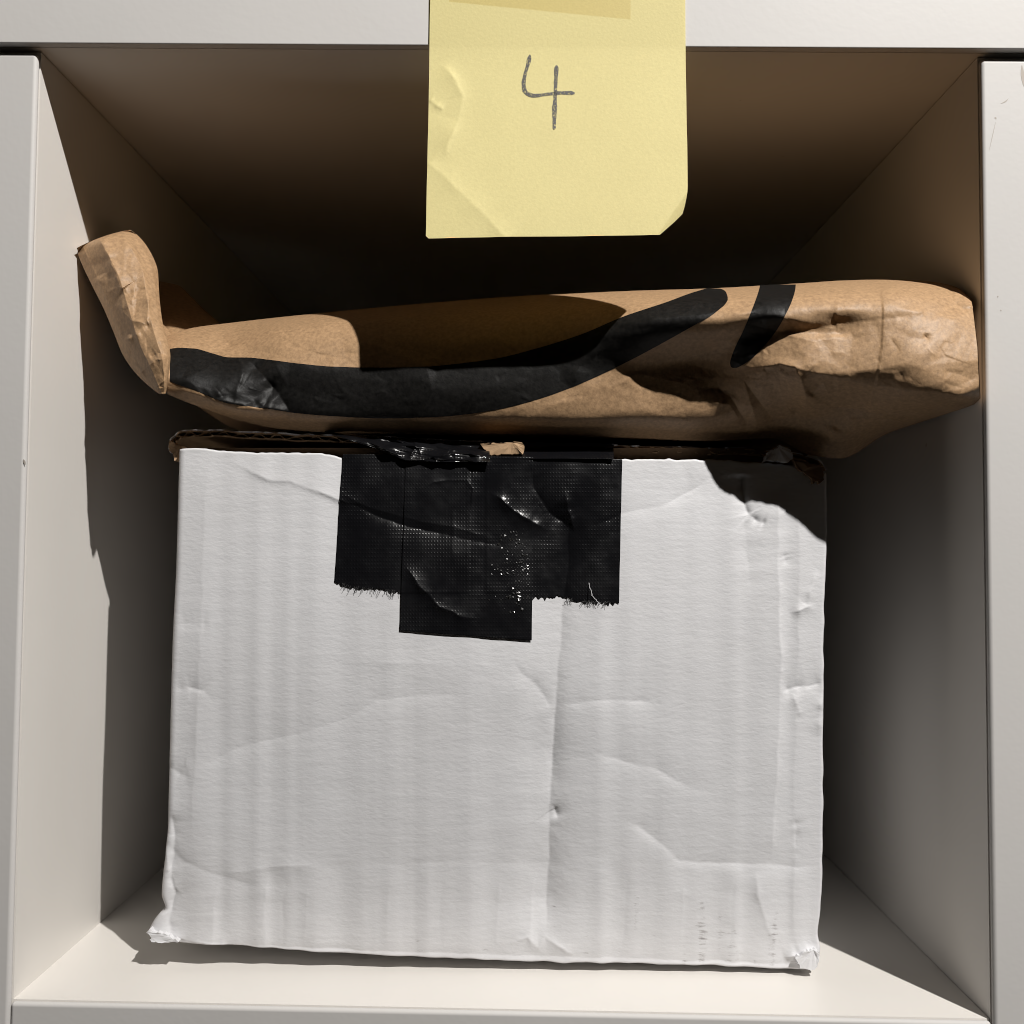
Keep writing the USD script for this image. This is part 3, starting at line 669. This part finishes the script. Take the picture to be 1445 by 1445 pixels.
def bag_relief(x, y):
    """folds of the paper, metres towards the viewer"""
    rgt = smoothstep((x - 940) / 160); lft = smoothstep((460 - x) / 150)
    h = facets(x, y, 70, 0.0010, 101, 1.6, 0.8) * (0.4 + 0.8 * rgt + 0.5 * lft) + facets(x, y, 34, 0.00034, 102, 1.4, 0.9) * (0.35 + 1.0 * rgt + 0.5 * lft) + facets(x, y, 15, 0.00008, 103, 1.3, 0.9)
    def c(pts, amp, wl, wr=None, ends=0.2):
        nonlocal h; h = h + crease(x, y, np.array(pts, float), amp * 0.001, wl, wr, ends)
    g = np.random.default_rng(303)
    for k in range(120):
        X0 = g.choice([g.uniform(1000, 1375), g.uniform(900, 1375), g.uniform(240, 470), g.uniform(470, 1000)], p=[0.45, 0.2, 0.22, 0.13]); Y0 = g.uniform(400, 630)
        an = g.uniform(0, np.pi); ln = g.uniform(22, 75); bd = g.uniform(-0.35, 0.35)
        p1 = (X0 + ln * 0.5 * np.cos(an), Y0 + ln * 0.3 * np.sin(an)); p2 = (p1[0] + ln * 0.5 * np.cos(an + bd), p1[1] + ln * 0.3 * np.sin(an + bd))
        a_ = g.choice([-1, 1]) * g.uniform(0.06, 0.28) * (1.0 if X0 > 950 or X0 < 460 else 0.6)
        w_ = g.uniform(2.5, 9); c([(X0, Y0), p1, p2], a_, w_, g.uniform(2.5, 9), 0.4)
    # left
    c([(242, 478), (262, 492), (300, 500), (360, 505)], -0.9, 18, 14)
    c([(300, 466), (318, 478), (330, 495)], -1.3, 12, 18, 0.3)
    c([(336, 490), (342, 525), (330, 565)], 1.0, 24, 7, 0.2)
    c([(352, 508), (372, 530), (395, 556), (412, 585), (424, 598)], -1.6, 24, 12, 0.15)
    c([(360, 560), (372, 572), (400, 580), (408, 590)], 0.8, 9, 9)
    c([(240, 548), (300, 562), (360, 575), (430, 584)], 0.9, 10, 16)
    # middle
    c([(470, 452), (485, 480), (488, 510)], -0.4, 20, 20)
    c([(800, 545), (830, 500), (850, 470)], 0.9, 12, 22)
    c([(700, 470), (780, 475), (860, 470)], -0.5, 20, 20)
    c([(560, 590), (680, 596), (760, 594), (860, 600)], 0.7, 9, 12)
    c([(845, 556), (900, 528), (960, 540), (985, 552)], 0.9, 26, 20)
    c([(660, 597), (685, 607), (688, 597)], 0.4, 4, 4)
    # right half
    c([(860, 440), (940, 450), (1020, 440), (1092, 446), (1150, 458)], 1.0, 26, 12)
    c([(1040, 452), (1100, 468), (1150, 470), (1205, 470), (1232, 474)], -1.0, 18, 16)
    c([(1178, 440), (1180, 455), (1178, 468), (1196, 478)], -0.5, 5, 6, 0.2)
    c([(1086, 470), (1150, 480), (1215, 470), (1240, 465)], 1.2, 12, 16)
    c([(985, 552), (1012, 549), (1030, 560), (1050, 590), (1057, 617)], -1.6, 18, 10)
    c([(1000, 566), (1030, 570), (1046, 596)], 0.5, 7, 7)
    c([(1010, 500), (1060, 520), (1100, 514), (1124, 519), (1136, 552), (1139, 600)], 1.3, 16, 9)
    c([(1090, 511), (1124, 519), (1170, 530), (1210, 540), (1240, 546), (1300, 552), (1380, 560)], 0.9, 22, 8, 0.1)
    c([(1136, 552), (1120, 585), (1060, 612)], -1.1, 12, 12)
    c([(1139, 560), (1160, 540), (1184, 538)], -1.0, 10, 8)
    c([(1139, 555), (1180, 575), (1260, 585), (1310, 588)], -1.8, 14, 14)
    c([(1185, 596), (1230, 590), (1290, 596)], 1.2, 8, 8)
    c([(1180, 600), (1170, 625), (1150, 645)], 1.0, 12, 12)
    c([(1290, 405), (1330, 428), (1366, 440)], -0.9, 12, 8)
    c([(1338, 405), (1345, 425), (1368, 440)], -1.2, 6, 8, 0.15)
    c([(1345, 412), (1367, 414), (1372, 436)], 1.3, 8, 6, 0.1)
    c([(1225, 425), (1300, 440), (1345, 452), (1372, 440)], 0.8, 14, 26)
    c([(1330, 520), (1360, 530), (1376, 540)], -0.3, 14, 12)
    c([(1303, 472), (1308, 476), (1309, 470)], -0.6, 4, 4, 0.3)
    d, t = poly_dist(x, y, np.array([(1243, 400), (1246, 440), (1244, 490), (1236, 540), (1231, 556)], float))
    h += 0.00035 * smoothstep((-d + 1.5) / 3.0) * smoothstep((x - 1150) / 90) * smoothstep((1300 - x) / 60 + 1)
    return h


env = np.clip(np.minimum(1.0, 6 * vr) * np.minimum(1.0, 8 * (1 - vr)), 0, 1) * np.minimum(1, (bxp[:, None] - 228) / 12)
BD = BD - bag_relief(BX, BY) * env
BAGF = at(BX, BY, BD)
# keep the paper inside the compartment
BAGF[..., 0] = np.minimum(BAGF[..., 0], W - 0.0012)
# the bag goes on over the top and rests on the carton behind
def to_wall(x, dy):
    """behind its pinched front the left end of the bag widens until it touches the left wall"""
    k = smoothstep((0.075 - x) / 0.045) * smoothstep((dy - 0.012) / 0.03)
    return np.maximum(x - k * 0.031, 0.001), k


wl_ = smoothstep((330 - bxp) / 90)
rows_top = []
for k, (dy, fz) in enumerate(((0.10, -0.012), (0.075, -0.002), (0.045, 0.001), (0.018, 0.001))):
    r = BAGF[:, 0].copy(); r[:, 1] += dy; r[:, 2] += fz; r[:, 0], k_ = to_wall(r[:, 0], dy); r[:, 2] += 0.028 * k_ * smoothstep((0.032 - r[:, 0]) / 0.02); rows_top.append(r)
rows_bot = []
for k, (dy, dz) in enumerate(((0.02, 0.0), (0.06, 0.0), (0.10, 0.004), (0.13, 0.02))):
    r = BAGF[:, -1].copy(); r[:, 1] += dy; r[:, 2] = np.maximum(r[:, 2], 0.1725) * (1 - wl_) + 0.189 * wl_ + dz; r[:, 0], k_ = to_wall(r[:, 0], dy); r[:, 2] += 0.006 * k_; rows_bot.append(r)
FULL = np.concatenate([np.stack(rows_top, 1), BAGF, np.stack(rows_bot, 1)], 1)
endL, endR = FULL[0].mean(0), FULL[-1].mean(0)
v_, f_ = sheet(FULL)
K = FULL.shape[1]
caps = []
n0 = len(v_); v_ = np.vstack([v_, endL[None], endR[None]])
f3 = np.vstack([f_[:, [0, 1, 2]], f_[:, [0, 2, 3]]])
iL = np.arange(K); iR = np.arange(K) + (NB - 1) * K
caps = np.vstack([np.stack([iL[:-1], iL[1:], np.full(K - 1, n0)], -1), np.stack([iR[1:], iR[:-1], np.full(K - 1, n0 + 1)], -1)])
iT = np.arange(NB) * K; iB = iT + K - 1
back = np.vstack([np.stack([iT[:-1], iT[1:], iB[1:]], -1), np.stack([iT[:-1], iB[1:], iB[:-1]], -1)])
body = part(bag, 'bag_body', (v_, np.vstack([f3, caps, back[:, ::-1]])[:, ::-1]), M_KRAFT, smooth=70)

# print on the bag: strips laid on the paper
nx = np.cross(np.gradient(BAGF, axis=0), np.gradient(BAGF, axis=1)); nx /= np.linalg.norm(nx, axis=-1, keepdims=True) + 1e-12
nx *= -np.sign(nx[..., 1:2] + 1e-12) * 1.0
pj = project(BAGF)
# index lookup: column index from X, row index from Y (per column, monotone)
def on_bag(X, Y, off=0.00012):
    X, Y = np.asarray(X, float), np.asarray(Y, float); shp = X.shape; X, Y = X.ravel(), Y.ravel()
    i = np.clip((X - 236) / (1375 - 236) * (NB - 1), 0, NB - 1.001); i0 = i.astype(int); fr_ = i - i0
    j = np.empty_like(i)
    for c_ in np.unique(i0):
        k = i0 == c_; j[k] = np.interp(Y[k], np.maximum.accumulate(BY[c_]), np.arange(NR))
    co = np.stack([i, j])
    P = np.stack([map_coordinates(BAGF[..., a], co, order=1, mode='nearest') for a in range(3)], -1)
    N = np.stack([map_coordinates(nx[..., a], co, order=1, mode='nearest') for a in range(3)], -1)
    return (P + N * off).reshape(*shp, 3)


sw_u = [(240, 493), (252, 491.5), (272, 492), (300, 499), (322, 504.5), (350, 505), (380, 508), (420, 513), (470, 517.5), (540, 519), (600, 517.5), (640, 514), (700, 506), (760, 491), (820, 472), (880, 447), (940, 427), (985, 411), (1000, 407.5), (1015, 407.8), (1024, 412), (1027, 420)]
sw_l = [(240, 538), (252, 543), (272, 549), (300, 561), (322, 569), (350, 573), (380, 577), (420, 583), (470, 587), (540, 590), (600, 589), (640, 586.5), (700, 578), (760, 563), (820, 541), (880, 513), (940, 481), (985, 456), (1000, 448), (1015, 437), (1024, 429), (1027, 424)]
xs = np.linspace(240, 1027, 620)
yu = PchipInterpolator(*np.array(sw_u).T)(xs); yl = PchipInterpolator(*np.array(sw_l).T)(xs)
t = np.linspace(0, 1, 70)
SX = np.repeat(xs[:, None], 70, 1); SY = yu[:, None] * (1 - t) + yl[:, None] * t
part(body, 'printed_curve', sheet(on_bag(SX, SY), True), M_INK, smooth=True)
tk = [(402, 1073, 1123), (410, 1071, 1122), (425, 1066, 1117.5), (445, 1058, 1108), (470, 1047, 1093), (490, 1037.5, 1077), (505, 1032, 1062), (512, 1030.5, 1053), (517, 1031.5, 1044), (519, 1034, 1040)]
tk = np.array(tk, float); ys = np.linspace(402, 519, 160)
xa, xb = PchipInterpolator(tk[:, 0], tk[:, 1])(ys), PchipInterpolator(tk[:, 0], tk[:, 2])(ys)
t = np.linspace(0, 1, 60)
TX = xa[:, None] * (1 - t) + xb[:, None] * t; TY = np.repeat(ys[:, None], 60, 1)
TYc = TY + 0.0
part(body, 'printed_tip', sheet(on_bag(TX, TYc)), M_INK, smooth=True)

# folded-over mouth of the bag, standing up at the left
ROLL_ST = [((107, 351), (184, 324.5), 27, 33), ((117, 376), (207, 347), 30, 33), ((131, 405), (223, 384), 28, 29), ((146, 435), (225, 418), 27, 24), ((160, 468), (229, 452), 25, 19),
           ((173, 500), (236, 480), 23, 15), ((190, 525), (240.5, 503), 20, 12.5), ((208, 543), (238, 530), 16, 11), ((225, 556), (234, 556), 12, 11)]
ra = np.array([[*a, *b, c, d] for a, b, c, d in ROLL_ST], float)
NS, NT = 260, 120
sp = PchipInterpolator(np.linspace(0, 1, len(ra)), ra)(np.linspace(0, 1, NS))
w = np.linspace(0, 1, NT)[None]
RX = sp[:, 0:1] * (1 - w) + sp[:, 2:3] * w; RY = sp[:, 1:2] * (1 - w) + sp[:, 3:4] * w
width = np.hypot(sp[:, 2] - sp[:, 0], sp[:, 3] - sp[:, 1])[:, None]
bul = np.interp(w, [0, 0.12, 0.42, 0.78, 0.93, 1], [0, 0.42, 1.0, 0.82, 0.36, 0]) * 0.0088 * np.clip(width / 80, 0.15, 1.2)
RD = (sp[:, 4:5] * (1 - w) + sp[:, 5:6] * w) * 0.001 - bul
sA = np.linspace(0, 1, NS)[:, None]
# rounded top end
RY = RY + (1 - smoothstep(sA / 0.08)) * (-4.0) * np.sin(np.pi * w) ** 0.7
RD = RD + 0.008 * (1 - np.sqrt(np.clip(1 - (1 - np.clip(sA / 0.12, 0, 1)) ** 2, 0, 1)))


def roll_relief(x, y):
    h = facets(x, y, 40, 0.00042, 201, 0.8, 1.2) + facets(x, y, 15, 0.00012, 202)
    def c(pts, amp, wl, wr=None, ends=0.2):
        nonlocal h; h = h + crease(x, y, np.array(pts, float), amp * 0.001, wl, wr, ends)
    c([(138, 325), (152, 358), (164, 388), (171, 409), (175, 412)], 1.6, 14, 12, 0.1)
    c([(171, 409), (178, 415), (190, 411), (207, 408)], -0.5, 6, 8, 0.15)
    c([(207, 408), (210, 420), (207, 450), (211, 462)], 1.0, 8, 7)
    c([(170, 414), (174, 436), (184, 452), (210, 460)], 1.1, 10, 8)
    c([(137, 395), (133, 415), (142, 428)], -0.8, 5, 6)
    c([(148, 440), (158, 437), (172, 438), (182, 450)], -0.5, 7, 7)
    c([(211, 462), (195, 472), (172, 484)], 1.3, 9, 6)
    c([(186, 490), (182, 503), (190, 512), (200, 508)], -0.5, 7, 7)
    c([(240, 505), (220, 508), (205, 520), (192, 530)], 1.2, 8, 6)
    c([(236, 500), (222, 498), (210, 505)], -0.9, 6, 6)
    c([(235, 535), (222, 545), (226, 556)], 0.9, 6, 6)
    c([(170, 468), (173, 478)], 0.3, 2, 2)
    return h


envr = np.minimum(1, 7 * w) * np.minimum(1, 7 * (1 - w)) * np.minimum(1, sA * 30)
RD = RD - roll_relief(RX, RY) * envr
R3 = at(RX, RY, RD)
R3[..., 0] = np.maximum(R3[..., 0], 0.0006)
bk = (1 - np.abs(2 * w - 1) ** 4) * 0.046 * np.clip(width / 60, 0.25, 1.0) * smoothstep(sA / 0.1)
rb = at(RX, RY, (sp[:, 4:5] * (1 - w) + sp[:, 5:6] * w) * 0.001 + bk + 0.0004)[:, ::-1]
rb[..., 0] = np.maximum(rb[..., 0], 0.0006)
LOOP = np.concatenate([R3, rb[:, 1:-1:4]], 1)
K2 = LOOP.shape[1]; idx = np.arange(NS * K2).reshape(NS, K2); nxt = np.roll(idx, -1, 1)
q = np.stack([idx[:-1], nxt[:-1], nxt[1:], idx[1:]], -1).reshape(-1, 4)
v_ = LOOP.reshape(-1, 3); n0 = len(v_)
v_ = np.vstack([v_, LOOP[0].mean(0)[None], LOOP[-1].mean(0)[None]])
cap = np.vstack([np.stack([nxt[0], idx[0], np.full(K2, n0)], -1), np.stack([idx[-1], nxt[-1], np.full(K2, n0 + 1)], -1)])
part(bag, 'folded_mouth', (v_, np.vstack([q[:, [0, 1, 2]], q[:, [0, 2, 3]], cap])), M_KRAFT, smooth=70, label='tightly folded mouth of the bag sticking up at its left end')

# ------------------------------------------------------------------ sticky note hanging from the top panel
nt = thing('sticky_note', 'yellow sticky note with a pencilled 4 hanging from the top panel edge', 'note', (0.157, -0.004, 0.30))
NLX = [(608, -60), (607, 0), (606, 66), (605, 140), (603, 229), (601.5, 300), (601, 333)]
NRX = [(967, -60), (967, 0), (967.5, 66), (968.5, 140), (970, 220), (970.5, 262), (966, 292)]
NN, NM = 220, 230
la, rb_ = line(NLX, NM), line(NRX, NM)
ba = line([(601, 333), (605, 336.5), (650, 335.5), (720, 334), (800, 333.5), (870, 332.5), (922, 331.5), (931, 331.5), (952, 313), (963, 302), (966, 292)], NN, False); ta = line([(608, -60), (967, -60)], NN)
u, v = np.meshgrid(np.linspace(0, 1, NN), np.linspace(0, 1, NM)); uu, vv = u[..., None], v[..., None]
NP = (1 - uu) * la[:, None] + uu * rb_[:, None] + (1 - vv) * ta[None] + vv * ba[None] - ((1 - uu) * (1 - vv) * la[0] + uu * (1 - vv) * rb_[0] + (1 - uu) * vv * la[-1] + uu * vv * rb_[-1])
X, Y = NP[..., 0], NP[..., 1]


def note_front(X, Y):
    s = np.clip((Y - 66) / 268, 0, 1.2)
    d = 0.0029 + 0.0002 + 0.0068 * s ** 1.3
    def c(pts, amp, wl, wr=None, ends=0.2):
        nonlocal d; d = d + crease(X, Y, np.array(pts, float), amp * 0.001, wl, wr, ends)
    c([(602, 228), (622, 243), (650, 270), (680, 300), (708, 328), (722, 340)], 0.45, 16, 22, 0.05)
    c([(618, 85), (640, 110), (652, 135), (646, 170), (632, 205), (624, 230)], 0.42, 20, 7, 0.2)
    c([(604, 140), (615, 148), (626, 155)], 0.3, 5, 3, 0.2)
    dd, _ = poly_dist(X, Y, np.array([(976, 262), (950, 298), (922, 340)], float))
    d = d - 0.0045 * np.clip(-dd / 30, 0, 1) ** 1.2
    d = d + 0.0010 * (meshkit.fbm(np.stack([X / 170, Y / 170, X * 0], -1), 3, 12) - 0.5) * s
    return d


def on_note(X, Y, off=0.0): return at(X, Y, -(note_front(X, Y) + off))


Z = on_note(X, Y)
ns = part(nt, 'paper_sheet', sheet(Z, True), M_NOTE, smooth=True)


def stroke(pts, wd, n=90):
    c = line(pts, n); tg = np.gradient(c, axis=0); tg /= np.linalg.norm(tg, axis=1)[:, None]; nn = np.stack([-tg[:, 1], tg[:, 0]], -1)
    ww = wd / 2 * (1 + 0.12 * jag(n, 1, len(pts), 2))[:, None] * np.minimum(1, np.minimum(np.arange(n) + 2, n + 1 - np.arange(n)) / 5)[:, None]
    t = np.linspace(-1, 1, 5)
    Q = c[:, None] + nn[:, None] * ww[:, None] * t[None, :, None]
    return sheet(on_note(Q[..., 0], Q[..., 1], 0.00008))


part(ns, 'pencil_digit', join(stroke([(748, 77), (745, 91), (741, 105), (739, 118), (740, 127), (746, 133), (754, 135), (775, 132.5), (792, 131), (811, 131.5)], 5.6), stroke([(785.5, 92), (784.5, 112), (783.5, 135), (782.5, 160), (782, 183)], 5.8)), M_PENCIL)
tu, tv_ = np.meshgrid(np.linspace(0, 1, 60), np.linspace(0, 1, 20))
tx = 634 + tu * 256; ty = -40 + tv_ * (42 + tu * 25)
part(nt, 'clear_tape', sheet(on_note(tx, ty, 0.0001), True), M_CLEAR, smooth=True, label='piece of clear tape across the top of the note')
